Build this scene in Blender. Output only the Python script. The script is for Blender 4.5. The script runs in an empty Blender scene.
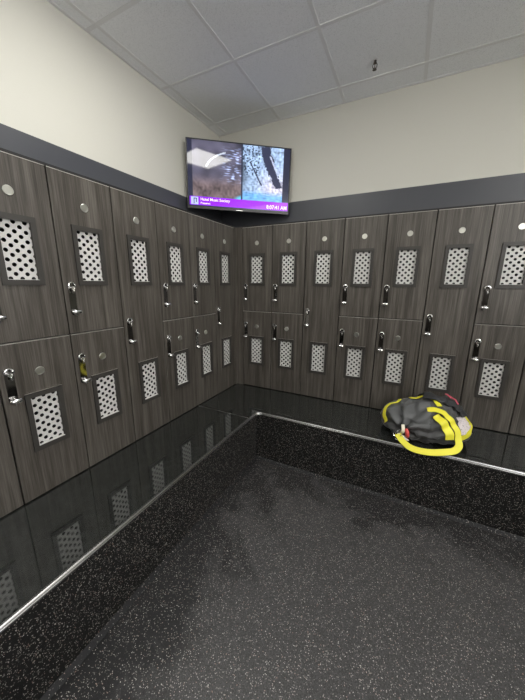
import bpy, bmesh, math, random
from mathutils import Vector, Matrix, noise
random.seed(4)
PI = math.pi
SC = bpy.context.scene
COL = SC.collection

# ------------------------------------------------------------------ camera, world, exposure, lights
HB = 0.4193                      # height of the bench top
ZC = 2.5404 + HB                 # ceiling height
cam_d = bpy.data.cameras.new('camera')
cam = bpy.data.objects.new('camera', cam_d)
COL.objects.link(cam)
SC.camera = cam
cam_d.sensor_fit = 'HORIZONTAL'
cam_d.sensor_width = 36.0
cam_d.lens = 36.0 * 282.83 / 525.0
cam_d.clip_start = 0.02
right = Vector((0.89410586, 0.44777764, 0.00836019))
up = Vector((-0.10893962, 0.19934435, 0.97385522))
back = Vector((0.43440403, -0.87164042, 0.22701568))
M = Matrix((right, up, back)).transposed().to_4x4()
M.translation = Vector((1.4654, -2.3672, 1.0023 + HB))
cam.matrix_world = M

w = bpy.data.worlds.new('world')
SC.world = w
w.use_nodes = True
w.node_tree.nodes['Background'].inputs[0].default_value = (1.0, 0.985, 0.97, 1)
w.node_tree.nodes['Background'].inputs[1].default_value = 4.0
SC.view_settings.view_transform = 'Standard'
SC.view_settings.look = 'None'
SC.view_settings.gamma = 1.0
SC.view_settings.exposure = 0.5
SC.view_settings.use_curve_mapping = False
LIGHT_STRENGTH = 13.5            # emission of the ceiling panels built below
LIGHT_SPOTS = [(0.1936, -1.5259), (2.6336, -1.5259), (0.1936, -3.9659)]

# ------------------------------------------------------------------ helpers
def new_obj(name, bm, mat, parent=None, smooth=None, bevel=0.0, segs=2):
    me = bpy.data.meshes.new(name)
    bmesh.ops.recalc_face_normals(bm, faces=bm.faces[:])
    bm.to_mesh(me); bm.free()
    mats = mat if isinstance(mat, (list, tuple)) else [mat]
    for m in mats: me.materials.append(m)
    if smooth is not None:
        for p in me.polygons: p.use_smooth = True
        if smooth < 180:
            try: me.set_sharp_from_angle(angle=math.radians(smooth))
            except Exception: pass
    o = bpy.data.objects.new(name, me)
    COL.objects.link(o)
    if parent is not None: o.parent = parent
    if bevel > 0:
        b = o.modifiers.new('bevel', 'BEVEL'); b.width = bevel; b.segments = segs; b.limit_method = 'ANGLE'
    return o

def empty(name, loc=(0, 0, 0), rz=0.0):
    o = bpy.data.objects.new(name, None)
    o.empty_display_size = 0.1
    COL.objects.link(o)
    o.location = loc; o.rotation_euler = (0, 0, rz)
    return o

def tag(o, label=None, cat=None, group=None, kind=None):
    if label: o['label'] = label
    if cat: o['category'] = cat
    if group: o['group'] = group
    if kind: o['kind'] = kind
    return o

def copy_tree(o, parent=None):
    c = o.copy(); COL.objects.link(c); c.parent = parent
    for ch in list(o.children): copy_tree(ch, c)
    return c

def box(bm, x0, x1, y0, y1, z0, z1):
    v = [bm.verts.new(p) for p in ((x0, y0, z0), (x1, y0, z0), (x1, y1, z0), (x0, y1, z0),
                                   (x0, y0, z1), (x1, y0, z1), (x1, y1, z1), (x0, y1, z1))]
    for f in ((0, 3, 2, 1), (4, 5, 6, 7), (0, 1, 5, 4), (1, 2, 6, 5), (2, 3, 7, 6), (3, 0, 4, 7)):
        bm.faces.new([v[i] for i in f])

def prism(bm, outline, z0, z1):
    a = [bm.verts.new((x, y, z0)) for x, y in outline]
    b = [bm.verts.new((x, y, z1)) for x, y in outline]
    n = len(a)
    bm.faces.new(a[::-1]); bm.faces.new(b)
    for i in range(n): bm.faces.new((a[i], a[(i + 1) % n], b[(i + 1) % n], b[i]))

def ring_slab(bm, ox0, ox1, oz0, oz1, ix0, ix1, iz0, iz1, y0, y1):
    """rectangular slab in xz with a rectangular opening"""
    def loop(x0, x1, z0, z1, y): return [bm.verts.new(p) for p in ((x0, y, z0), (x1, y, z0), (x1, y, z1), (x0, y, z1))]
    of, ob = loop(ox0, ox1, oz0, oz1, y0), loop(ox0, ox1, oz0, oz1, y1)
    nf, nb = loop(ix0, ix1, iz0, iz1, y0), loop(ix0, ix1, iz0, iz1, y1)
    for i in range(4):
        j = (i + 1) % 4
        bm.faces.new((of[i], of[j], nf[j], nf[i])); bm.faces.new((ob[j], ob[i], nb[i], nb[j]))
        bm.faces.new((of[j], of[i], ob[i], ob[j])); bm.faces.new((nf[i], nf[j], nb[j], nb[i]))

def lathe(bm, prof, n=20, axis='Y', centre=(0, 0, 0), sx=1.0):
    """revolve (radius, height) along the axis; height grows towards the viewer (-Y) or up (Z)"""
    rings = []
    for r, h in prof:
        ring = []
        for k in range(n):
            a = 2 * PI * k / n
            c, s = r * math.cos(a) * sx, r * math.sin(a)
            p = (c, -h, s) if axis == 'Y' else (c, s, h)
            ring.append(bm.verts.new(Vector(p) + Vector(centre)))
        rings.append(ring)
    for a, b in zip(rings[:-1], rings[1:]):
        for k in range(n): bm.faces.new((a[k], a[(k + 1) % n], b[(k + 1) % n], b[k]))
    bm.faces.new(rings[0]); bm.faces.new(rings[-1])

def tube(bm, pts, r, n=8, closed=False):
    pts = [Vector(p) for p in pts]
    N = len(pts); rings = []
    prev = None
    for i, p in enumerate(pts):
        a = pts[(i - 1) % N] if (closed or i > 0) else p
        b = pts[(i + 1) % N] if (closed or i < N - 1) else p
        t = (b - a).normalized()
        if prev is None:
            prev = t.orthogonal().normalized()
        nrm = (prev - t * prev.dot(t)).normalized(); prev = nrm
        bi = t.cross(nrm)
        rr = r[i] if isinstance(r, (list, tuple)) else r
        rings.append([bm.verts.new(p + nrm * rr * math.cos(2 * PI * k / n) + bi * rr * math.sin(2 * PI * k / n)) for k in range(n)])
    L = N if closed else N - 1
    for i in range(L):
        a, b = rings[i], rings[(i + 1) % N]
        for k in range(n): bm.faces.new((a[k], a[(k + 1) % n], b[(k + 1) % n], b[k]))
    if not closed:
        bm.faces.new(rings[0]); bm.faces.new(rings[-1])

def catmull(P, per=6):
    P = [Vector(p) for p in P]; out = []
    for i in range(len(P) - 1):
        p0 = P[max(i - 1, 0)]; p1 = P[i]; p2 = P[i + 1]; p3 = P[min(i + 2, len(P) - 1)]
        for k in range(per):
            t = k / per
            out.append(0.5 * ((2 * p1) + (-p0 + p2) * t + (2 * p0 - 5 * p1 + 4 * p2 - p3) * t * t + (-p0 + 3 * p1 - 3 * p2 + p3) * t ** 3))
    out.append(P[-1]); return out

def ribbon(bm, pts, normals, width, thick):
    """flat strap along pts; normals give the outward side"""
    N = len(pts); rings = []
    for i in range(N):
        t = (pts[min(i + 1, N - 1)] - pts[max(i - 1, 0)]).normalized()
        nn = normals[i]; nn = (nn - t * nn.dot(t)).normalized()
        s = t.cross(nn)
        wd = width[i] if isinstance(width, (list, tuple)) else width
        a, b = s * wd / 2, nn * thick
        rings.append([bm.verts.new(q) for q in (pts[i] - a, pts[i] - a * .9 + b, pts[i] + a * .9 + b, pts[i] + a)])
    for i in range(N - 1):
        a, b = rings[i], rings[i + 1]
        for k in range(4): bm.faces.new((a[k], a[(k + 1) % 4], b[(k + 1) % 4], b[k]))
    bm.faces.new(rings[0]); bm.faces.new(rings[-1])

def strip(bm, path, prof, z=0.0):
    """sweep a closed profile (offset along path normal, z) along a 2d path"""
    N = len(path); rings = []
    for i in range(N):
        a = Vector(path[max(i - 1, 0)]); b = Vector(path[i]); c = Vector(path[min(i + 1, N - 1)])
        t1 = (b - a).normalized() if i > 0 else (c - b).normalized()
        t2 = (c - b).normalized() if i < N - 1 else t1
        n1 = Vector((t1.y, -t1.x)); n2 = Vector((t2.y, -t2.x))
        n = (n1 + n2).normalized(); n = n / max(n.dot(n1), .5)
        rings.append([bm.verts.new((b.x + n.x * o, b.y + n.y * o, zz + z)) for o, zz in prof])
    m = len(prof)
    for i in range(N - 1):
        for k in range(m): bm.faces.new((rings[i][k], rings[i][(k + 1) % m], rings[i + 1][(k + 1) % m], rings[i + 1][k]))
    bm.faces.new(rings[0]); bm.faces.new(rings[-1])

# ------------------------------------------------------------------ materials
def srgb(r, g, b):
    f = lambda c: (c / 255 / 12.92) if c / 255 <= .04045 else ((c / 255 + .055) / 1.055) ** 2.4
    return (f(r), f(g), f(b), 1)

class Mat:
    def __init__(s, name, col=(.5, .5, .5, 1), rough=.5, metal=0.0, spec=.5, ior=None):
        s.m = bpy.data.materials.new(name); s.m.use_nodes = True
        s.t = s.m.node_tree; s.n = s.t.nodes; s.l = s.t.links
        s.b = s.n['Principled BSDF']
        s.b.inputs['Base Color'].default_value = col
        s.b.inputs['Roughness'].default_value = rough
        s.b.inputs['Metallic'].default_value = metal
        s.b.inputs['Specular IOR Level'].default_value = spec
        if ior: s.b.inputs['IOR'].default_value = ior
    def node(s, typ, **kw):
        n = s.n.new(typ)
        for k, v in kw.items():
            if k in n.inputs: n.inputs[k].default_value = v
            else: setattr(n, k, v)
        return n
    def coord(s, scale=(1, 1, 1), per_object=False):
        tc = s.n.new('ShaderNodeTexCoord'); mp = s.n.new('ShaderNodeMapping')
        s.l.new(tc.outputs['Object'], mp.inputs['Vector'])
        mp.inputs['Scale'].default_value = scale
        if per_object:
            oi = s.n.new('ShaderNodeObjectInfo'); mu = s.node('ShaderNodeMath', operation='MULTIPLY')
            mu.inputs[1].default_value = 57.0
            s.l.new(oi.outputs['Random'], mu.inputs[0])
            cx = s.n.new('ShaderNodeCombineXYZ')
            s.l.new(mu.outputs[0], cx.inputs[0]); s.l.new(mu.outputs[0], cx.inputs[2])
            s.l.new(cx.outputs[0], mp.inputs['Location'])
        return mp.outputs['Vector']
    def ramp(s, fac, stops, interp='LINEAR'):
        r = s.n.new('ShaderNodeValToRGB'); s.l.new(fac, r.inputs['Fac'])
        e = r.color_ramp.elements
        while len(e) < len(stops): e.new(.5)
        for k, (p, c) in enumerate(stops): e[k].position = p; e[k].color = c
        r.color_ramp.interpolation = interp
        return r.outputs['Color']
    def mix(s, fac, a, b, typ='MIX'):
        m = s.n.new('ShaderNodeMix'); m.data_type = 'RGBA'; m.blend_type = typ
        for sock, v in ((m.inputs['Factor'], fac), (m.inputs['A'], a), (m.inputs['B'], b)):
            if isinstance(v, (int, float, tuple)): sock.default_value = v
            else: s.l.new(v, sock)
        # colour sockets of the mix node
        for idx, v in ((6, a), (7, b)):
            if isinstance(v, tuple): m.inputs[idx].default_value = v
            else: s.l.new(v, m.inputs[idx])
        return m.outputs[2]
    def bump(s, h, strength=.2, dist=.002):
        b = s.node('ShaderNodeBump'); b.inputs['Strength'].default_value = strength; b.inputs['Distance'].default_value = dist
        s.l.new(h, b.inputs['Height']); s.l.new(b.outputs[0], s.b.inputs['Normal'])
    def base(s, c): s.l.new(c, s.b.inputs['Base Color'])

def g(v, a=1.0): return (v, v, v, 1)

# cream painted wall
mw = Mat('cream_paint', (.60, .59, .53, 1), .6)
nz = mw.node('ShaderNodeTexNoise', Scale=180.0, Detail=3.0); mw.l.new(mw.coord(), nz.inputs['Vector'])
mw.bump(nz.outputs['Fac'], .12, .001)
M_WALL = mw.m
mb = Mat('dark_paint', (.058, .061, .072, 1), .40)
nz = mb.node('ShaderNodeTexNoise', Scale=150.0, Detail=3.0); mb.l.new(mb.coord(), nz.inputs['Vector'])
mb.bump(nz.outputs['Fac'], .15, .001)
M_BAND = mb.m
# ceiling tile: pale mineral board with fine pits
mc = Mat('ceiling_tile', (.66, .67, .68, 1), .85)
v1 = mc.node('ShaderNodeTexNoise', Scale=260.0, Detail=2.0); mc.l.new(mc.coord(), v1.inputs['Vector'])
mc.base(mc.ramp(v1.outputs['Fac'], [(.30, (.66, .67, .68, 1)), (.46, (.88, .89, .90, 1)), (1, (.91, .92, .93, 1))]))
mc.bump(v1.outputs['Fac'], .35, .002)
M_TILE = mc.m
M_TBAR = Mat('ceiling_grid_metal', (.76, .76, .76, 1), .5).m

# wood grain laminate
def wood(name, c0, c1, c2, rough=.42):
    m = Mat(name, c1, rough)
    v = m.coord((1, 1, 1), True)
    mpa = m.node('ShaderNodeMapping'); mpa.inputs['Scale'].default_value = (210, 210, 5.0); m.l.new(v, mpa.inputs['Vector'])
    a = m.node('ShaderNodeTexNoise', Scale=1.0, Detail=4.0, Roughness=.6); m.l.new(mpa.outputs[0], a.inputs['Vector'])
    mpb = m.node('ShaderNodeMapping'); mpb.inputs['Scale'].default_value = (38, 38, 1.1); m.l.new(v, mpb.inputs['Vector'])
    b = m.node('ShaderNodeTexNoise', Scale=1.0, Detail=3.0, Distortion=.6); m.l.new(mpb.outputs[0], b.inputs['Vector'])
    ad = m.node('ShaderNodeMath', operation='ADD'); m.l.new(a.outputs['Fac'], ad.inputs[0]); m.l.new(b.outputs['Fac'], ad.inputs[1])
    hf = m.node('ShaderNodeMath', operation='MULTIPLY'); hf.inputs[1].default_value = .5; m.l.new(ad.outputs[0], hf.inputs[0])
    m.base(m.ramp(hf.outputs[0], [(.37, c0), (.5, c1), (.63, c2)]))
    m.bump(a.outputs['Fac'], .12, .0006)
    return m.m
M_WOOD = wood('grey_brown_laminate', (.030, .025, .020, 1), (.068, .060, .051, 1), (.122, .110, .096, 1))
M_FRAME = Mat('grey_frame_face', (.036, .033, .030, 1), .42).m
M_FRAME_GLINT = Mat('frame_edge_highlight', (.62, .60, .56, 1), .32, .9).m  # painted highlight: pale colour for frame edges that catch the ceiling light
M_DOOR_GLINT = Mat('door_edge_highlight', (.46, .44, .41, 1), .35, .3).m  # painted highlight for the top edges of the doors
M_INSIDE = Mat('locker_interior', (.012, .012, .012, 1), .8).m
M_GRILLE = Mat('white_perforated_metal', (.54, .54, .52, 1), .36).m
M_CHROME = Mat('chrome', (.80, .80, .80, 1), .07, 1.0).m
M_PLATE = Mat('polished_lock_plate', (.20, .195, .19, 1), .06, 1.0).m
M_SATIN = Mat('satin_metal', (.66, .66, .62, 1), .28, 1.0).m
M_TRIM = Mat('brushed_edge_metal', (.36, .36, .36, 1), .26, 1.0).m
M_DARKHOLE = Mat('black_recess', (.006, .006, .006, 1), .6).m

# glossy black bench top
mt = Mat('black_gloss_laminate', (.020, .021, .020, 1), .085, 0, .5, 2.0)
n1 = mt.node('ShaderNodeTexNoise', Scale=28.0, Detail=5.0, Roughness=.7); mt.l.new(mt.coord((1, 1, 1)), n1.inputs['Vector'])
mt.base(mt.ramp(n1.outputs['Fac'], [(.40, (.012, .013, .012, 1)), (.62, (.026, .028, .026, 1)), (.75, (.042, .044, .042, 1))]))
rr = mt.ramp(n1.outputs['Fac'], [(.3, g(.03)), (.8, g(.09))]); mt.l.new(rr, mt.b.inputs['Roughness'])
M_TOP = mt.m

# flecked rubber: dark ground with many small pale chips
def rubber(name, dark, mid, worn=False, scale=150.0, share=.80, rough=.5, spec=.5, fleck=1.0, squeeze=1.0):
    m = Mat(name, dark, rough, 0, spec)
    v = m.coord((1, 1, 1))
    wn = m.node('ShaderNodeTexNoise', Scale=60.0, Detail=2.0); m.l.new(v, wn.inputs['Vector'])
    vm = m.node('ShaderNodeVectorMath', operation='MULTIPLY_ADD'); vm.inputs[1].default_value = (.012, .012, .012)
    m.l.new(wn.outputs['Color'], vm.inputs[0]); m.l.new(v, vm.inputs[2])
    vo = m.node('ShaderNodeTexVoronoi', Scale=scale); m.l.new(vm.outputs[0], vo.inputs['Vector'])
    sp = m.node('ShaderNodeSeparateColor'); m.l.new(vo.outputs['Color'], sp.inputs[0])
    # chip mask: some cells, only near their centres
    sel = m.ramp(sp.outputs['Red'], [(share, g(0)), (min(share + .02, 1), g(1))])
    core = m.ramp(vo.outputs['Distance'], [(.30, g(1)), (.42, g(0))])
    mask = m.mix(1.0, sel, core, 'MULTIPLY')
    chip = m.ramp(sp.outputs['Green'], [(0, (.16 * fleck, .15 * fleck, .14 * fleck, 1)), (.55, (.34 * fleck, .33 * fleck, .31 * fleck, 1)),
                                        (.8, (.62 * fleck, .60 * fleck, .56 * fleck, 1)), (1, (.34 * fleck, .22 * fleck, .18 * fleck, 1))])
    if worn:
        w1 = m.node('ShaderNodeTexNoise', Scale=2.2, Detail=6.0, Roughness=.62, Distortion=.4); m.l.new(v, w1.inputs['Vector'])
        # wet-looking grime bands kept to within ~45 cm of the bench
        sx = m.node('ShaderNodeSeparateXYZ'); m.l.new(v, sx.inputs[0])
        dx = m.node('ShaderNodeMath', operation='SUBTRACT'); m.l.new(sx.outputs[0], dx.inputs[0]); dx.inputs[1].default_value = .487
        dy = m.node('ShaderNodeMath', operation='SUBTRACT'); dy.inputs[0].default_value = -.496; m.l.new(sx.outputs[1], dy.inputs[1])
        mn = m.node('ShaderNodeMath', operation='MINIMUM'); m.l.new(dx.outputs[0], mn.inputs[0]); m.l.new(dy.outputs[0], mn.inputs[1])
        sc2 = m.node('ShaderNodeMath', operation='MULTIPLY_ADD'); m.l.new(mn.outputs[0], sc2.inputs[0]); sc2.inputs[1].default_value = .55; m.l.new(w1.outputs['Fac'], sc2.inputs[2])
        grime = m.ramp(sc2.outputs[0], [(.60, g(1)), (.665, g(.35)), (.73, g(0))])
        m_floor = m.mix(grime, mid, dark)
        gr = m.node('ShaderNodeTexVoronoi', Scale=330.0); m.l.new(v, gr.inputs['Vector'])
        gs = m.node('ShaderNodeSeparateColor'); m.l.new(gr.outputs['Color'], gs.inputs[0])
        m_floor = m.mix(1.0, m_floor, m.ramp(gs.outputs['Blue'], [(0, g(.45)), (1, g(1.35))]), 'MULTIPLY')
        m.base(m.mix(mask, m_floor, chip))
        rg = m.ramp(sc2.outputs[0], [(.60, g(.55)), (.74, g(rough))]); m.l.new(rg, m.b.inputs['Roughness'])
    else:
        m.base(m.mix(mask, dark, chip))
    m.bump(vo.outputs['Distance'], .3, .0015)
    return m.m
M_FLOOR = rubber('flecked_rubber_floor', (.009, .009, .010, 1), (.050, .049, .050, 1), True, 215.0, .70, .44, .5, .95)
M_FASCIA = rubber('flecked_rubber_bench_face', (.005, .005, .005, 1), None, False, 215.0, .66, .6, .25, .80)
M_COVE = rubber('flecked_rubber_cove', (.010, .010, .011, 1), None, False, 190.0, .80, .6, .3, .6)

# ------------------------------------------------------------------ room shell
X0, X1, Y0, Y1 = -.5158, 3.30, -4.30, .5238
def struct(name, bm, mat, parent=None, **kw):
    o = new_obj(name, bm, mat, parent, **kw); o['kind'] = 'structure'; return o
T = .1
b = bmesh.new(); box(b, X0 - T, X1 + T, Y0 - T, Y1 + T, -T, 0); struct('floor', b, M_FLOOR)
b = bmesh.new(); box(b, X0 - T, X1 + T, Y0 - T, Y1 + T, ZC, ZC + T); struct('ceiling', b, M_TILE)
b = bmesh.new(); box(b, X0 - T, X0, Y0, Y1, 0, ZC); struct('wall_left', b, M_WALL)
# right wall: open above an added half-height partition so world light brightens the ceiling
b = bmesh.new(); box(b, X1, X1 + T, -1.25, Y1, 0, ZC); box(b, X1, X1 + T, Y0, -1.25, 0, 1.35); struct('wall_right', b, M_WALL)
b = bmesh.new(); box(b, X0, X1 + T, Y0 - T, Y0, 0, ZC); struct('wall_front', b, M_WALL)
b = bmesh.new(); box(b, X0 + .001, X1, Y0, Y0 + .02, 0, 2.0); struct('trim_5', b, M_WOOD)  # unseen dark panel added to darken lock plate reflections and low bounce
b = bmesh.new(); box(b, X0 - T, X1 + T, Y1, Y1 + T, 0, ZC); struct('wall_back', b, M_WALL)
# dark band on the two walls above the lockers
ZB = 1.8016 + HB
b = bmesh.new(); box(b, X0, X0 + .006, Y0 + .021, Y1, HB + 1.2, ZB); struct('trim_1', b, M_BAND)
b = bmesh.new(); box(b, X0 + .006, X1, Y1 - .006, Y1, HB + 1.2, ZB); struct('trim_2', b, M_BAND)
# suspended grid
GX, GY, G = -.4164, .3041, .61
b = bmesh.new()
hw, dp = .012, .002
xs = []; x = GX
while x < X1: xs.append(x); x += G
ys = []; y = GY
while y > Y0: ys.append(y); y -= G
for x in xs: box(b, x - hw, x + hw, Y0, Y1, ZC - dp, ZC)
for y in ys: box(b, X0, X1, y - hw, y + hw, ZC - dp - .0004, ZC)
box(b, X0, X0 + .02, Y0, Y1, ZC - dp - .0008, ZC); box(b, X1 - .02, X1, Y0, Y1, ZC - dp - .0008, ZC)
box(b, X0, X1, Y1 - .02, Y1, ZC - dp - .0012, ZC); box(b, X0, X1, Y0, Y0 + .02, ZC - dp - .0012, ZC)
struct('trim_3', b, M_TBAR)

# ceiling light panels, one grid cell each
ml = Mat('lit_diffuser', (.9, .9, .9, 1), .5)
ml.b.inputs['Emission Color'].default_value = (1.0, .985, .93, 1)
ml.b.inputs['Emission Strength'].default_value = LIGHT_STRENGTH
M_LIT = ml.m
LL = ['ceiling light panel nearest the corner television, mirrored in its screen',
      'ceiling light panel by the right end wall',
      'ceiling light panel furthest back at the left, behind the viewer']
for i, (lx, ly) in enumerate(LIGHT_SPOTS):
    t = empty('ceiling_light', (lx + G / 2, ly + G / 2, ZC - .018))
    tag(t, LL[i], 'light', 'square ceiling light panels')
    b = bmesh.new(); h = G / 2 - .014
    for s in (-1, 1):
        box(b, s * h - .012, s * h + .012, -h - .012, h + .012, 0, .018)
        box(b, -h + .012, h - .012, s * h - .012, s * h + .012, 0, .018)
    new_obj('light_frame', b, M_TBAR, t)
    b = bmesh.new(); box(b, -h + .0121, h - .0121, -h + .0121, h - .0121, .004, .010)
    new_obj('diffuser', b, M_LIT, t)

# ------------------------------------------------------------------ bench (L shaped, polished top, flecked faces)
E_X, E_Y, RC = .4871, -.4964, .055
XE, YE = X1 - .001, Y0 + .022
XW, YW = X0 + .007, Y1 - .007
def bench_path(rc, off=0.0, n=10):
    ex, ey = E_X + off, E_Y - off
    pts = [(ex, YE)]
    for k in range(n + 1):
        a = PI - (PI / 2) * k / n
        pts.append((ex + rc + rc * math.cos(a), ey - rc + rc * math.sin(a)))
    pts.append((XE, ey)); return pts
bench = empty('locker_bench', (0, 0, 0))
tag(bench, 'L-shaped bench with polished black top and flecked black face under the lockers', 'bench')
ySeam = -.627
TZ0 = HB - .022
b = bmesh.new(); box(b, XW, E_X, YE, ySeam - .0008, TZ0, HB); new_obj('bench_top', b, M_TOP, bench)
b = bmesh.new()
p = [q for q in bench_path(RC) if q[1] > ySeam]
prism(b, [(XW, ySeam), (E_X, ySeam)] + p + [(XE, YW), (XW, YW)], TZ0, HB); new_obj('bench_top', b, M_TOP, bench)
b = bmesh.new(); box(b, .001, E_X - .002, ySeam - .0016, ySeam + .0008, HB - .001, HB + .0006); new_obj('seam_strip', b, M_SATIN, bench)
b = bmesh.new(); strip(b, bench_path(.012, -.006), [(0, 0.0), (0, TZ0), (-.03, TZ0), (-.03, 0.0)]); new_obj('front_panel', b, M_FASCIA, bench)
b = bmesh.new()
strip(b, bench_path(RC), [(-.004, HB + .0005), (-.004, HB + .0025), (.004, HB + .0025), (.0075, HB - .001), (.0085, HB - .006), (.0065, HB - .0085), (.0085, HB - .011), (.0085, HB - .019), (.006, HB - .022), (0.0003, HB - .022), (.0003, HB + .0005)])
new_obj('edge_trim', b, M_TRIM, bench, smooth=40)
b = bmesh.new()
strip(b, bench_path(.012, -.006), [(0.0005, 0.0005), (.022, 0.0005), (.020, .003), (.010, .006), (.004, .014), (.0005, .016)])
struct('trim_4', b, M_COVE, smooth=60)

# ------------------------------------------------------------------ lockers
W, HT, ZM, DEP = .305, 1.5013, .7517, .50
def make_grille(zc):
    """perforated sheet: staggered round holes"""
    bm = bmesh.new()
    cx, cz, r, n = .0410, .0189, .0084, 12
    w2, h2 = .075, .1300
    y = .004
    rows = 13
    for j in range(-6, 7):
        zz = j * cz
        off = 0 if j % 2 == 0 else cx / 2
        # cells whose centre is inside
        xsn = [k * cx + off for k in range(-3, 3)]
        for xx in xsn:
            if abs(xx) > w2 + .001: continue
            ring = [bm.verts.new((xx + r * math.cos(2 * PI * (k + .5) / n), y, zc + zz + r * math.sin(2 * PI * (k + .5) / n))) for k in range(n)]
            ringb = [bm.verts.new((v.co.x, y + .0006, v.co.z)) for v in ring]
            # outer rectangle split to n points
            out = []
            for k in range(n):
                a = 2 * PI * (k + .5) / n
                c, s = math.cos(a), math.sin(a)
                t = min(cx / 2 / max(abs(c), 1e-6), cz / 2 / max(abs(s), 1e-6))
                out.append([xx + t * c, zz + t * s, a])
            outv = [bm.verts.new((o[0], y, zc + o[1])) for o in out]
            corners = {}
            for sxx in (-1, 1):
                for szz in (-1, 1):
                    corners[(sxx, szz)] = bm.verts.new((xx + sxx * cx / 2, y, zc + zz + szz * cz / 2))
            for k in range(n):
                k2 = (k + 1) % n
                bm.faces.new((ring[k], outv[k], outv[k2], ring[k2]))
                bm.faces.new((ring[k], ring[k2], ringb[k2], ringb[k]))
                # corner between the two outer points?
                a1, a2 = out[k], out[k2]
                on_v1 = abs(abs(a1[0] - xx) - cx / 2) < 1e-6; on_v2 = abs(abs(a2[0] - xx) - cx / 2) < 1e-6
                if on_v1 != on_v2:
                    q = a1 if on_v1 else a2; o2 = a2 if on_v1 else a1
                    c = corners[(1 if q[0] > xx else -1, 1 if o2[1] > zz else -1)]
                    bm.faces.new((outv[k], c, outv[k2]))
    # top and bottom margins, bottom lip folded outward
    box(bm, -w2, w2, y, y + .0012, zc + 6.5 * cz, zc + h2)
    box(bm, -w2, w2, y, y + .0012, zc - h2, zc - 6.5 * cz)
    box(bm, -.0568, .0568, -.0075, y - .0004, zc - .1178, zc - .1160)
    return bm

def arc(cx, cz, r, a0, a1, n=14, y=0.0):
    return [(cx + r * math.cos(a0 + (a1 - a0) * k / n), y, cz + r * math.sin(a0 + (a1 - a0) * k / n)) for k in range(n + 1)]

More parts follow.
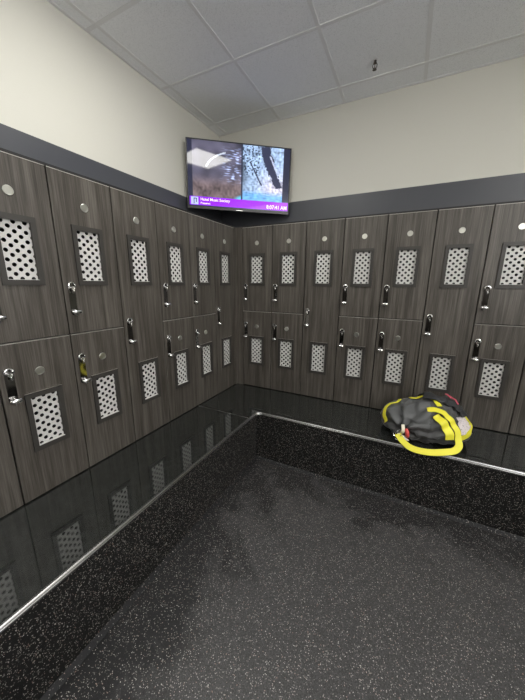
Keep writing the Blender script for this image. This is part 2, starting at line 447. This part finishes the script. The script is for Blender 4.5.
def make_door(parent, z0, z1, vents, lock_z, disc_z):
    """z0,z1 door limits (origin at the locker's base); vents = centres; lock_z = latch height"""
    bm = bmesh.new()
    x0, x1, th = .0030, W - .0030, .019
    ow, oh = .0575, .1185
    cxx = W / 2
    zs = [z0]
    for vz in sorted(vents): zs += [vz - oh, vz + oh]
    zs.append(z1)
    # slab made of strips around the openings (one closed skin each side)
    cols = [x0, cxx - ow, cxx + ow, x1]
    def V(x, y, z, cache={}):
        k = (round(x, 5), round(y, 5), round(z, 5), id(bm))
        if k not in cache: cache[k] = bm.verts.new((x, y, z))
        return cache[k]
    holes = set()
    for i in range(len(zs) - 1):
        for c in range(3):
            hole = (c == 1 and i % 2 == 1)
            if hole: holes.add(i); continue
            for y in (0.0, th):
                bm.faces.new((V(cols[c], y, zs[i]), V(cols[c + 1], y, zs[i]), V(cols[c + 1], y, zs[i + 1]), V(cols[c], y, zs[i + 1])))
    for i in range(len(zs) - 1):
        for xx in (x0, x1): bm.faces.new((V(xx, 0, zs[i]), V(xx, th, zs[i]), V(xx, th, zs[i + 1]), V(xx, 0, zs[i + 1])))
        if i in holes:
            for xx in (cols[1], cols[2]): bm.faces.new((V(xx, 0, zs[i]), V(xx, th, zs[i]), V(xx, th, zs[i + 1]), V(xx, 0, zs[i + 1])))
            for zz in (zs[i], zs[i + 1]): bm.faces.new((V(cols[1], 0, zz), V(cols[2], 0, zz), V(cols[2], th, zz), V(cols[1], th, zz)))
    for c in range(3):
        for zz in (z0, z1): bm.faces.new((V(cols[c], 0, zz), V(cols[c + 1], 0, zz), V(cols[c + 1], th, zz), V(cols[c], th, zz)))
    d = new_obj('door', bm, [M_WOOD, M_DOOR_GLINT], parent, bevel=.0008, segs=1)
    for p_ in d.data.polygons:
        if abs(p_.normal.z) > .5 and abs(p_.center.z - z1) < .002: p_.material_index = 1
    b2 = bmesh.new(); box(b2, x0, x1, -.0016, .0006, z1 - .0022, z1 + .0003); new_obj('highlight_strip', b2, M_DOOR_GLINT, d)  # pale strip added to draw the lit line along each door top
    for vz in vents:
        b2 = bmesh.new()
        ring_slab(b2, cxx - .0775, cxx + .0775, vz - .1415, vz + .1415, cxx - .0570, cxx + .0570, vz - .1180, vz + .1180, -.0085, .0002)
        vf = new_obj('vent_frame', b2, [M_FRAME, M_FRAME_GLINT], d)
        for p_ in vf.data.polygons:
            c_ = p_.center
            if abs(p_.normal.y) < .5 and abs(c_.z - vz) > .14: p_.material_index = 1  # only top and bottom edges take the painted highlight
        gb = make_grille(vz)
        for v in gb.verts: v.co.x = max(-.075, min(.075, v.co.x)) + cxx; v.co.y += .002 if v.co.y > 0 else 0
        # keep the sheet inside the opening
        for v in gb.verts:
            v.co.x = max(cxx - .0573, min(cxx + .0573, v.co.x)); v.co.z = max(vz - .1183, min(vz + .1183, v.co.z))
        bmesh.ops.remove_doubles(gb, verts=gb.verts[:], dist=.00002)
        bmesh.ops.dissolve_degenerate(gb, edges=gb.edges[:], dist=.00002)
        new_obj('vent_grille', gb, M_GRILLE, d)
    lx = .0375
    # polished plate
    b2 = bmesh.new()
    o = []
    pw, zt, zb, rr_ = .0165, lock_z + .006, lock_z - .150, .010
    for (ccx, ccz, a0) in ((lx + pw - rr_, zt - rr_, 0), (lx - pw + rr_, zt - rr_, PI / 2), (lx - pw + rr_, zb + rr_, PI), (lx + pw - rr_, zb + rr_, 1.5 * PI)):
        for k in range(5):
            a = a0 + PI / 2 * k / 4; o.append((ccx + rr_ * math.cos(a), ccz + rr_ * math.sin(a)))
    f0 = [b2.verts.new((x, -.0035, z)) for x, z in o]; f1 = [b2.verts.new((x, .0001, z)) for x, z in o]
    b2.faces.new(f0); b2.faces.new(f1[::-1])
    for k in range(len(o)): b2.faces.new((f0[k], f0[(k + 1) % len(o)], f1[(k + 1) % len(o)], f1[k]))
    new_obj('lock_plate', b2, M_PLATE, d, bevel=.0008)
    # latch: arched collar over a keyed cylinder with a small tongue
    b2 = bmesh.new()
    tube(b2, [(lx - .017, -.006, lock_z - .016)] + arc(lx, lock_z - .010, .0165, PI, 0, 12, -.009) + [(lx + .017, -.006, lock_z - .014)], .0040, 8)
    lathe(b2, [(.0105, .003), (.0105, .015), (.0088, .018), (.0060, .018), (.0050, .0165), (0.0005, .0165)], 16, 'Y', (lx, 0, lock_z - .020))
    tube(b2, [(lx + .002, -.016, lock_z - .028), (lx + .003, -.018, lock_z - .036), (lx + .001, -.013, lock_z - .045)], [.0035, .0040, .0025], 8)
    new_obj('latch', b2, M_CHROME, d, smooth=45)
    # thumb-turn knob: round boss with a wide rounded wing
    b2 = bmesh.new(); kz = lock_z - .134
    lathe(b2, [(.013, .003), (.013, .010), (.010, .014), (.008, .020), (.009, .026), (.007, .030), (.0005, .031)], 18, 'Y', (lx, 0, kz))
    tube(b2, [(lx - .022, -.022, kz + .003), (lx - .016, -.025, kz + .001), (lx - .006, -.027, kz), (lx + .006, -.027, kz), (lx + .016, -.025, kz + .001), (lx + .022, -.022, kz + .003)],
         [.0045, .0100, .0105, .0105, .0100, .0045], 10)
    tube(b2, [(lx, -.022, kz - .004), (lx, -.018, kz - .020)], [.0055, .003], 8)
    new_obj('knob', b2, M_CHROME, d, smooth=45)
    # round number disc
    b2 = bmesh.new()
    lathe(b2, [(.0185, -.0001), (.0190, .0020), (.0175, .0032), (.0158, .0032), (.0150, .0022), (.0005, .0022)], 28, 'Y', (cxx, 0, disc_z))
    new_obj('number_disc', b2, M_SATIN, d, smooth=35)
    return d

def make_locker(kind):
    root = empty('locker', (0, 0, 0))
    bm = bmesh.new(); t = .016; y0 = .0205
    box(bm, .0005, t, y0, DEP, 0, HT); box(bm, W - t, W - .0005, y0, DEP, 0, HT)
    box(bm, t, W - t, y0, DEP, 0, .008); box(bm, .0005, W - .0005, 0.0, DEP, HT - .004, HT + .006)
    box(bm, t, W - t, DEP - .008, DEP, .008, HT - .004)
    if kind == 'two': box(bm, t, W - t, y0 + .004, DEP - .008, ZM - .008, ZM + .008)
    new_obj('body', bm, M_INSIDE if False else M_BODY, root)
    if kind == 'two':
        make_door(root, .0065, ZM - .0028, [.3740], .640, .608)
        make_door(root, ZM + .0028, HT - .006, [1.1290], .995, 1.358)
    else:
        d = make_door(root, .0065, HT - .006, [.3740, 1.1290], .792, 1.358)
    return root
mi = Mat('locker_carcass', (.010, .009, .009, 1), .7)
M_BODY = mi.m
proto_two = make_locker('two'); proto_full = make_locker('full')
FL, FR = .0354, .0686
LEFT = ['full', 'two', 'two', 'full', 'two', 'two', 'full']
RIGHT = ['two', 'two', 'full', 'two', 'two', 'full', 'two', 'two']
LAB_L = ['narrow full-height grey wood-grain locker in the left row, right beside the corner',
         'two-door grey wood-grain locker in the left row, second from the corner',
         'two-door grey wood-grain locker in the left row, third from the corner',
         'full-height grey wood-grain locker in the left row, fourth from the corner, lock at mid height',
         'two-door grey wood-grain locker in the left row, fifth from the corner',
         'large-looking two-door grey wood-grain locker at the left edge of the photo',
         'grey wood-grain locker cut off at the far lower left of the photo']
LAB_R = ['two-door grey wood-grain locker in the back row, beside the corner',
         'two-door grey wood-grain locker in the back row, second from the corner',
         'full-height grey wood-grain locker in the back row, third from the corner',
         'two-door grey wood-grain locker in the back row, fourth from the corner',
         'two-door grey wood-grain locker directly behind the left half of the gym bag',
         'full-height grey wood-grain locker directly behind the right half of the gym bag',
         'two-door grey wood-grain locker in the back row, just right of the gym bag',
         'grey wood-grain locker sliced by the right edge of the photo']
used = {'two': False, 'full': False}
def place(kind, loc, rz, label, group):
    if not used[kind]:
        used[kind] = True; o = proto_two if kind == 'two' else proto_full
    else:
        o = copy_tree(proto_two if kind == 'two' else proto_full)
    o.location = loc; o.rotation_euler = (0, 0, rz)
    tag(o, label, 'locker', group)
for k, kd in enumerate(LEFT):
    place(kd, (0, -(FL + (k + 1) * W), HB + .0004), PI / 2, LAB_L[k], 'lockers along the left wall')
for k, kd in enumerate(RIGHT):
    place(kd, (FR + k * W, 0, HB + .0004), 0, LAB_R[k], 'lockers along the back wall')
# filler panels closing the inside corner
b = bmesh.new()
prism(b, [(0, -FL + .001), (0, 0), (FR - .001, 0), (FR - .001, .018), (-.018, .018), (-.018, -FL + .001)], HB + .0004, HB + HT)
tag(new_obj('corner_filler', b, M_WOOD), 'narrow grey wood-grain filler panel closing the inside corner between the rows', 'filler panel')

# ------------------------------------------------------------------ television on a corner arm
TVW, TVH = .97, .574
yaw, pit, rol = -.944, .037, -.019
n_ = Vector((math.cos(yaw) * math.cos(pit), math.sin(yaw) * math.cos(pit), -math.sin(pit)))
r_ = Vector((0, 0, 1)).cross(n_).normalized(); u_ = n_.cross(r_)
r2 = r_ * math.cos(rol) + u_ * math.sin(rol); u2 = n_.cross(r2)
tv = empty('television', (0, 0, 0))
tm = Matrix((r2, -n_, u2)).transposed().to_4x4(); tm.translation = Vector((-.057, .177, 1.970 + HB))
tv.matrix_world = tm
tag(tv, 'flat black wall television high in the corner, showing a bluish picture and purple banner', 'television')
# local axes: x right, -y towards the viewer, z up
M_TVB = Mat('black_tv_plastic', (.012, .012, .014, 1), .3).m
b = bmesh.new()
hx, hz = TVW / 2, TVH / 2
ring_slab(b, -hx, hx, -hz, hz, -hx + .010, hx - .010, -hz + .022, hz - .010, -.004, .004)
new_obj('bezel', b, M_TVB, tv, bevel=.002)
b = bmesh.new(); box(b, -hx + .002, hx - .002, .0041, .016, -hz + .002, hz - .002)
# deeper electronics hump at the lower back
prof = [(-.30, .016), (.30, .016), (.26, .034), (-.26, .034)]
a_ = [b.verts.new((x, y, -.24)) for x, y in prof]; c_ = [b.verts.new((x * .9, y, .12)) for x, y in prof]
b.faces.new(a_); b.faces.new(c_)
for k in range(4): b.faces.new((a_[k], a_[(k + 1) % 4], c_[(k + 1) % 4], c_[k]))
new_obj('back_cover', b, M_TVB, tv)
b = bmesh.new(); box(b, -.11, .11, .0342, .040, -.13, .05); box(b, -.030, .030, .040, .12, -.075, -.035)
tube(b, [(0, .10, -.055), (.0, .30, -.055), (0, .42, -.055)], .016, 10)
new_obj('wall_mount', b, M_TVB, tv)
b = bmesh.new(); box(b, -.03, .03, -.0048, -.0042, -hz + .005, -hz + .009)
new_obj('maker_mark', b, M_SATIN, tv)

# the picture: a grid of points, each with the colour the screen gives off there
def smooth(a, b_, x):
    t = max(0, min(1, (x - a) / (b_ - a))); return t * t * (3 - 2 * t)
def pic(u, v):
    """u 0..1 left to right, v 0..1 bottom to top"""
    n1 = noise.noise(Vector((u * 9, v * 6, 0))); n2 = noise.noise(Vector((u * 45, v * 22, 3))); n3 = noise.noise(Vector((u * 22, v * 60, 7)))
    if v < .020 : return (.01, .01, .02)
    top = .155
    if v < top:                                       # purple banner
        if u < .015: return (.01, .01, .015)
        k = .9 + .1 * n2
        return (.26 * k + .08 * u, 0, .95 * k)
    if u < .045 or u > .935: return (.020, .022, .045)
    if u < .515:                                      # left scene: dim stage, brownish reflected haze painted in low down
        c = Vector((.085, .080, .120)) * (1 + .8 * n1)
        if v < .55:
            w_ = smooth(.55, .30, v); c = c.lerp(Vector((.13, .095, .10)) * (1 + .9 * n1 + .5 * n2), w_)
        s = max(0, n3 - .12) * smooth(.28, .44, u) * smooth(.35, .55, v) * smooth(.98, .80, v)
        c = c + Vector((.40, .50, .85)) * s * 3.2
        arc_ = abs(math.hypot(u - .50, v - .55) - .33)
        if arc_ < .010 and u < .36 and v > .62: c = Vector((.5, .55, .65))
        if v < .25 and u > .42:
            s = smooth(.16 + .6 * (u - .38), .10 + .6 * (u - .38), v)
            c = c.lerp(Vector((.10, .50, .75)), smooth(.42, .50, u) * s)
        return tuple(max(0, q) for q in c)
    if u < .53: return (.02, .025, .05)
    # right scene: pale falling water between dark trunks
    c = Vector((.42, .58, .86))
    c = c.lerp(Vector((.74, .70, .88)), smooth(.62, .85, u) * smooth(.8, .3, v))
    c = c * (.78 + .35 * n1 + .55 * n2 + .3 * n3)
    if v < .33: c = c.lerp(Vector((.12, .38, .78)) * (1 + .6 * n3), smooth(.34, .22, v) * .9)
    if u < .70 and v > .55 and noise.noise(Vector((u * 55, v * 36, 11))) > .16: c = Vector((.03, .05, .09))
    def band(u0, v0, u1, v1, wd):
        t = ((u - u0) * (u1 - u0) + (v - v0) * (v1 - v0)) / ((u1 - u0) ** 2 + (v1 - v0) ** 2)
        if t < 0 or t > 1: return False
        d = math.hypot(u - u0 - t * (u1 - u0), v - v0 - t * (v1 - v0)); return d < wd * (1 + .5 * n2)
    if band(.745, 1.0, .80, .70, .050) or band(.78, .74, .90, .38, .040) or band(.60, .75, .72, .40, .008): c = Vector((.03, .035, .07))
    if band(.80, .86, .87, .62, .006): c = Vector((.5, .55, .75))
    if u < .60 and v < .75: c = c * (1 - .75 * smooth(.60, .53, u) * smooth(.2, .5, v))
    return tuple(max(0, min(1, q)) for q in c)
NX, NY = 190, 112
sw0, sw1, sh0, sh1 = -hx + .009, hx - .009, -hz + .021, hz - .009
me = bpy.data.meshes.new('screen')
vs = [(sw0 + (sw1 - sw0) * i / NX, 0.0, sh0 + (sh1 - sh0) * j / NY) for j in range(NY + 1) for i in range(NX + 1)]
fs = [(j * (NX + 1) + i, j * (NX + 1) + i + 1, (j + 1) * (NX + 1) + i + 1, (j + 1) * (NX + 1) + i) for j in range(NY) for i in range(NX)]
me.from_pydata(vs, [], fs)
ca = me.color_attributes.new('shown', 'FLOAT_COLOR', 'POINT')
for k in range(len(vs)):
    i, j = k % (NX + 1), k // (NX + 1)
    ca.data[k].color = (*pic(i / NX, j / NY), 1)
ms = Mat('lit_screen', (.008, .008, .010, 1), .05, 0, .40)
at = ms.node('ShaderNodeVertexColor'); at.layer_name = 'shown'
ms.l.new(at.outputs['Color'], ms.b.inputs['Emission Color']); ms.b.inputs['Emission Strength'].default_value = 1.05
me.materials.append(ms.m)
scr = bpy.data.objects.new('screen', me); COL.objects.link(scr); scr.parent = tv
me_ = Mat('lit_lettering', (0, 0, 0, 1), .5); me_.b.inputs['Emission Color'].default_value = (1, .93, .97, 1); me_.b.inputs['Emission Strength'].default_value = 1.0
mp_ = Mat('lit_icon', (0, 0, 0, 1), .5); mp_.b.inputs['Emission Color'].default_value = (.42, .48, .85, 1); mp_.b.inputs['Emission Strength'].default_value = 1.0
def text(body, name, size, x, z, align='LEFT', wide=1.0):
    cu = bpy.data.curves.new(name, 'FONT'); cu.body = body; cu.size = size; cu.align_x = align; cu.offset = size * .010; cu.extrude = .0001
    o = bpy.data.objects.new(name, cu); COL.objects.link(o)
    dg = bpy.context.evaluated_depsgraph_get(); m2 = bpy.data.meshes.new_from_object(o.evaluated_get(dg))
    bpy.data.objects.remove(o)
    m2.transform(Matrix.Scale(wide, 4, (1, 0, 0)))
    m2.transform(Matrix.Rotation(PI / 2, 4, 'X'))
    m2.materials.clear(); m2.materials.append(me_.m)
    t = bpy.data.objects.new(name, m2); COL.objects.link(t); t.parent = scr; t.location = (x, -.0012, z)
    return t
SW = sw1 - sw0
text('Hotel Music Society', 'banner_title', .034, sw0 + SW * .115, sh0 + .052, 'LEFT', 1.0)
text('Presents', 'banner_subtitle', .024, sw0 + SW * .115, sh0 + .022, 'LEFT', 1.1)
text('8:07:41 AM', 'clock_readout', .046, sw1 - SW * .010, sh0 + .022, 'RIGHT', .95)
b = bmesh.new()
box(b, sw0 + SW * .025, sw0 + SW * .095, -.0010, -.0006, sh0 + .016, sh0 + .080)
o_ = new_obj('banner_icon', b, mp_.m, scr)
b = bmesh.new()
x_ = sw0 + SW * .050
box(b, x_, x_ + .007, -.0018, -.0014, sh0 + .022, sh0 + .070); box(b, x_, x_ + .030, -.0018, -.0014, sh0 + .064, sh0 + .071); box(b, x_ + .022, x_ + .029, -.0018, -.0014, sh0 + .034, sh0 + .064)
new_obj('banner_icon_mark', b, M_TVB, scr)

# ------------------------------------------------------------------ sprinkler head
sp = empty('sprinkler_head', (1.090, .120, ZC))
sp.scale = (.8, .8, .8)
tag(sp, 'small dark pendant sprinkler head hanging from the ceiling', 'sprinkler')
M_SPR = Mat('dark_bronze', (.10, .09, .08, 1), .4, .8).m
b = bmesh.new(); lathe(b, [(.020, .0), (.020, -.002), (.015, -.004), (.013, -.0041)], 24, 'Z'); new_obj('escutcheon', b, M_TBAR, sp, smooth=40)
b = bmesh.new(); lathe(b, [(.012, -.007), (.012, -.020), (.014, -.021), (.014, -.028), (.008, -.030)], 12, 'Z')
for s in (-1, 1): tube(b, [(s * .010, 0, -.026), (s * .019, 0, -.040), (s * .016, 0, -.056), (s * .004, 0, -.068)], .0035, 8)
new_obj('sprinkler_body', b, M_SPR, sp, smooth=40)
b = bmesh.new(); lathe(b, [(.003, -.030), (.0035, -.064)], 10, 'Z'); new_obj('bulb', b, Mat('red_glass_bulb', (.10, .03, .02, 1), .2).m, sp, smooth=40)
b = bmesh.new(); lathe(b, [(.005, -.064), (.006, -.070), (.018, -.073), (.018, -.0745), (.003, -.0745)], 16, 'Z'); new_obj('deflector', b, M_SPR, sp, smooth=40)

# ------------------------------------------------------------------ gym bag on the bench
bag = empty('gym_bag', (1.665, -.245, HB))
tag(bag, 'slumped charcoal fabric gym bag with bright yellow straps lying on the bench', 'bag')
BA, BB, BZ = .272, .21, .08
GX_, GZ_ = -.118, .070                     # the cinched spot on the front face
def top_h(u): return .195 + .06 * math.exp(-((u - .25) / .5) ** 2)
def f_imp(x, y, z):
    u, v = x / BA, y / BB; h = top_h(u)
    w_ = (z - BZ) / ((h - BZ) if z > BZ else .10)
    return abs(u) ** 2.3 + abs(v) ** 2.3 + abs(w_) ** 2.2
def wrinkle(p):
    n1 = noise.noise(Vector((p.x * 7, p.y * 7, p.z * 9 + 4)))
    q = Vector((p.x * 9 + p.z * 16, p.y * 10, p.z * 20 - p.x * 12))
    n2 = 1 - abs(noise.noise(q)) * 2
    n3 = noise.noise(Vector((p.x * 38, p.y * 38, p.z * 38)))
    d = .012 * n1 + .014 * (n2 - .5) + .0022 * n3
    dx, dz = p.x - GX_, p.z - GZ_
    if p.y < -.05:
        r = math.hypot(dx, dz); a = math.atan2(dz, dx)
        d += .018 * math.sin(a * 8 + 1.0 + 2 * n1) * math.exp(-((r - .06) / .09) ** 2) - .030 * math.exp(-(r / .030) ** 2)
        # long folds running from the cinch towards the right
        if dx > 0: d += .014 * math.sin((dz - .35 * dx) * 95 + 3 * n1) * math.exp(-((dx - .12) / .10) ** 2)
    return d
def on_bag(d, lift=0.0, wr=True):
    """point of the bag's skin in direction d from its middle"""
    c = Vector((0, 0, BZ)); d = Vector(d).normalized()
    lo, hi = 0.0, .6
    for _ in range(30):
        m_ = (lo + hi) / 2; q = c + d * m_
        if f_imp(*q) < 1: lo = m_
        else: hi = m_
    q = c + d * lo
    q = q + d * ((wrinkle(q) if wr else 0) + lift)
    if q.z < .002: q.z = .002 
    return q
bm = bmesh.new()
bmesh.ops.create_icosphere(bm, subdivisions=6, radius=1.0)
for v in bm.verts:
    d = Vector((v.co.x * BA, v.co.y * BB, v.co.z * .13))
    v.co = on_bag(d)
mf = Mat('charcoal_bag_fabric', (.05, .05, .05, 1), .62)
nf = mf.node('ShaderNodeTexNoise', Scale=500.0, Detail=2.0); mf.l.new(mf.coord(), nf.inputs['Vector'])
mf.base(mf.ramp(nf.outputs['Fac'], [(.3, (.028, .028, .029, 1)), (.7, (.056, .056, .056, 1))]))
mf.b.inputs['Sheen Weight'].default_value = .25
mf.bump(nf.outputs['Fac'], .25, .0008)
M_BAG = mf.m
M_BAG2 = Mat('grey_bag_panel', (.095, .098, .100, 1), .6).m
M_BAG3 = Mat('dark_flap_fabric', (.026, .027, .029, 1), .55).m
me0 = new_obj('fabric_body', bm, [M_BAG, M_BAG2], bag, smooth=180)
for p in me0.data.polygons:                       # sewn lighter top panel
    c = p.center
    if c.z > .105 + .10 * (c.x + .2) and -.22 < c.x < .02 and c.y < .1: p.material_index = 1
my = Mat('yellow_webbing', (.80, .74, .045, 1), .5)
wv = my.node('ShaderNodeTexWave', Scale=160.0); my.l.new(my.coord(), wv.inputs['Vector']); my.bump(wv.outputs['Fac'], .25, .0008)
M_YEL = my.m
def strap(name, P, width=.038, thick=.003, free=None, per=6):
    """P: points relative to the world x, y and the bench top; True in free = keep off the skin"""
    pts, nrm = [], []
    Q = catmull([Vector((x - 1.665, y + .245, z)) for x, y, z in P], per)
    n_f = len(Q)
    for i, q in enumerate(Q):
        fr = i / (n_f - 1)
        dd = (q - Vector((0, 0, BZ)))
        s = on_bag(dd, .0055)
        out = (s - Vector((0, 0, BZ))); out = Vector((out.x / BA ** 2, out.y / BB ** 2, out.z / .15 ** 2)).normalized()
        if free is not None and fr >= free[0]:
            t = min(1, (fr - free[0]) / .08); pts.append(s.lerp(q, t)); nrm.append(out.lerp(Vector((0, -.75, .66)), t).normalized())
        else:
            pts.append(s); nrm.append(out)
    for _ in range(2):
        pts = [pts[0]] + [(pts[i - 1] + pts[i] * 2 + pts[i + 1]) / 4 for i in range(1, len(pts) - 1)] + [pts[-1]]
        nrm = [nrm[0]] + [(nrm[i - 1] + nrm[i] * 2 + nrm[i + 1]).normalized() for i in range(1, len(nrm) - 1)] + [nrm[-1]]
    b_ = bmesh.new(); ribbon(b_, [p + n * .002 for p, n in zip(pts, nrm)], nrm, width, thick)
    o = new_obj(name, b_, M_YEL, bag, smooth=50, bevel=.0008)
    return o
strap('shoulder_strap', [(1.665, -.377, .213), (1.714, -.372, .226), (1.762, -.385, .213), (1.805, -.400, .178), (1.838, -.418, .130), (1.852, -.450, .075), (1.832, -.478, .034),
                         (1.775, -.508, .022), (1.705, -.531, .012), (1.638, -.533, .006), (1.585, -.522, .010), (1.540, -.494, .030), (1.512, -.462, .052)], .040, .0035, (.36,))
strap('carry_handle', [(1.715, -.400, .205), (1.742, -.420, .182), (1.768, -.430, .152), (1.786, -.436, .117), (1.790, -.436, .080)], .052, .003)
strap('side_strap', [(1.430, -.372, .075), (1.412, -.330, .115), (1.425, -.270, .150), (1.455, -.225, .180), (1.500, -.190, .195)], .032, .004)
strap('top_strap', [(1.565, -.190, .210), (1.600, -.175, .225), (1.640, -.165, .235), (1.67, -.16, .245)], .036, .006)
strap('side_strap', [(1.862, -.215, .200), (1.895, -.235, .175), (1.915, -.275, .140), (1.905, -.340, .110), (1.865, -.405, .080)], .034, .004)
strap('top_strap', [(1.690, -.262, .252), (1.712, -.292, .249), (1.735, -.335, .240)], .034)

def patch(name, corner_pts, nu, nv, lift, thick, mat, warp=None):
    """sewn panel following the skin between four corners"""
    a, b_, c, d = [Vector((x - 1.665, y + .245, z)) for x, y, z in corner_pts]
    bm = bmesh.new(); top, bot = [], []
    for j in range(nv + 1):
        for i in range(nu + 1):
            s, t = i / nu, j / nv
            q = a * (1 - s) * (1 - t) + b_ * s * (1 - t) + c * s * t + d * (1 - s) * t
            if warp: q = warp(q, s, t)
            dd = q - Vector((0, 0, BZ)); l_ = lift(s, t) if callable(lift) else lift
            top.append(bm.verts.new(on_bag(dd, l_ + thick))); bot.append(bm.verts.new(on_bag(dd, l_)))
    I = lambda i, j: j * (nu + 1) + i
    for j in range(nv):
        for i in range(nu):
            bm.faces.new((top[I(i, j)], top[I(i + 1, j)], top[I(i + 1, j + 1)], top[I(i, j + 1)]))
            bm.faces.new((bot[I(i, j)], bot[I(i, j + 1)], bot[I(i + 1, j + 1)], bot[I(i + 1, j)]))
    edge = [I(i, 0) for i in range(nu)] + [I(nu, j) for j in range(nv)] + [I(i, nv) for i in range(nu, 0, -1)] + [I(0, j) for j in range(nv, 0, -1)]
    for k in range(len(edge)):
        p, q = edge[k], edge[(k + 1) % len(edge)]
        bm.faces.new((top[p], bot[p], bot[q], top[q]))
    return new_obj(name, bm, mat, bag, smooth=50)
def flap_warp(q, s, t):
    q = q.copy(); q.y += -.018 * math.sin(s * PI * 2.2) * (1 - t); q.x += .015 * math.sin(t * 5); return q
def flap_lift(s, t): return .010 + .022 * math.exp(-((t - .25) / .22) ** 2) + .006 * math.sin(s * 9 + t * 4)
flap = patch('top_flap', [(1.640, -.262, .245), (1.880, -.325, .200), (1.885, -.060, .150), (1.640, -.060, .190)], 30, 26, flap_lift, .006, M_BAG3, flap_warp)
flap['label'] = 'dark folded flap over the top'
ml_ = Mat('printed_white_label', (.62, .57, .58, 1), .5)
nn_ = ml_.node('ShaderNodeTexNoise', Scale=120.0, Detail=4.0); ml_.l.new(ml_.coord(), nn_.inputs['Vector'])
ml_.base(ml_.ramp(nn_.outputs['Fac'], [(.36, (.38, .34, .35, 1)), (.46, (.66, .60, .61, 1))]))
lab = patch('fabric_label', [(1.835, -.395, .105), (1.895, -.315, .105), (1.893, -.255, .165), (1.825, -.345, .190)], 8, 8, .006, .0015, ml_.m)
lab['label'] = 'pale printed label on the end of the bag'
# pink printed emblem on the flap: a few short strokes
M_PINK = Mat('pink_print', (.62, .10, .15, 1), .5).m
bm = bmesh.new()
for (xa, ya, xb, yb) in ((1.752, -.190, 1.785, -.215), (1.765, -.222, 1.790, -.180), (1.785, -.205, 1.830, -.225), (1.800, -.232, 1.822, -.190), (1.818, -.215, 1.842, -.236), (1.775, -.170, 1.80, -.178)):
    pts = []; nr = []
    for k in range(6):
        t = k / 5; q = Vector((xa + (xb - xa) * t - 1.665, ya + (yb - ya) * t + .245, .235))
        s_, t_ = (q.x + .01) / .23, .3
        dd = q - Vector((0, 0, BZ)); pts.append(on_bag(dd, .044)); nr.append(Vector((0, -.3, 1)).normalized())
    ribbon(bm, pts, nr, .010, .001)
new_obj('printed_emblem', bm, M_PINK, flap)
# cinch hardware: key rings, a red toggle, a white tag
def at_front(x, z, dy=0.0): 
    q = on_bag(Vector((x - 1.665, -.40, z - BZ)), 0.006); return Vector((x - 1.665, q.y - dy, z))
b = bmesh.new()
def ringm(c, r, tilt, tr=.0022):
    pts = []
    for k in range(20):
        a = 2 * PI * k / 20; p = Vector((r * math.cos(a), 0, r * math.sin(a))); p.rotate(Matrix.Rotation(tilt, 3, 'Z')); p.rotate(Matrix.Rotation(tilt * .7, 3, 'X')); pts.append(c + p)
    tube(b, pts, tr, 6, True)
ringm(at_front(1.520, .060, .020), .024, .5, .003); ringm(at_front(1.503, .045, .026), .019, -.6, .003); ringm(at_front(1.535, .042, .028), .018, 1.0, .003); ringm(at_front(1.515, .030, .030), .016, .2, .003)
lathe(b, [(.009, 0), (.010, .004), (.006, .010), (.0005, .011)], 14, 'Y', tuple(at_front(1.553, .040, .012)))
new_obj('key_rings', b, M_CHROME, bag, smooth=50)
b = bmesh.new()
p0 = at_front(1.556, .098, .006); p1 = at_front(1.566, .072, .016); p2 = at_front(1.572, .046, .016)
tube(b, [p0, p0.lerp(p1, .5) + Vector((.003, -.004, 0)), p1, p1.lerp(p2, .5), p2], [.009, .012, .013, .012, .007], 12)
o_ = new_obj('red_toggle', b, Mat('red_plastic', (.62, .07, .06, 1), .35).m, bag, smooth=60)
b = bmesh.new()
p0 = at_front(1.536, .118, .004); p1 = at_front(1.541, .085, .012); p2 = at_front(1.530, .060, .014)
ribbon(b, catmull([p0, p1, p2], 5), [Vector((0, -1, .3)).normalized()] * 11, .020, .003)
o_ = new_obj('cream_tag', b, Mat('cream_tag', (.80, .74, .58, 1), .5).m, bag, bevel=.0006)
b = bmesh.new()
c_ = at_front(1.548, .030, .020)
for (dx, dz, s) in ((0, 0, .017), (.018, -.006, .014), (-.012, .014, .013), (-.026, .022, .012)):
    tube(b, [c_ + Vector((dx - s, 0, dz)), c_ + Vector((dx, -.004, dz + s * .3)), c_ + Vector((dx + s, 0, dz - s * .2))], [s * .35, s * .55, s * .3], 8)
new_obj('white_charm', b, Mat('white_charm', (.82, .82, .80, 1), .3).m, bag, smooth=60)
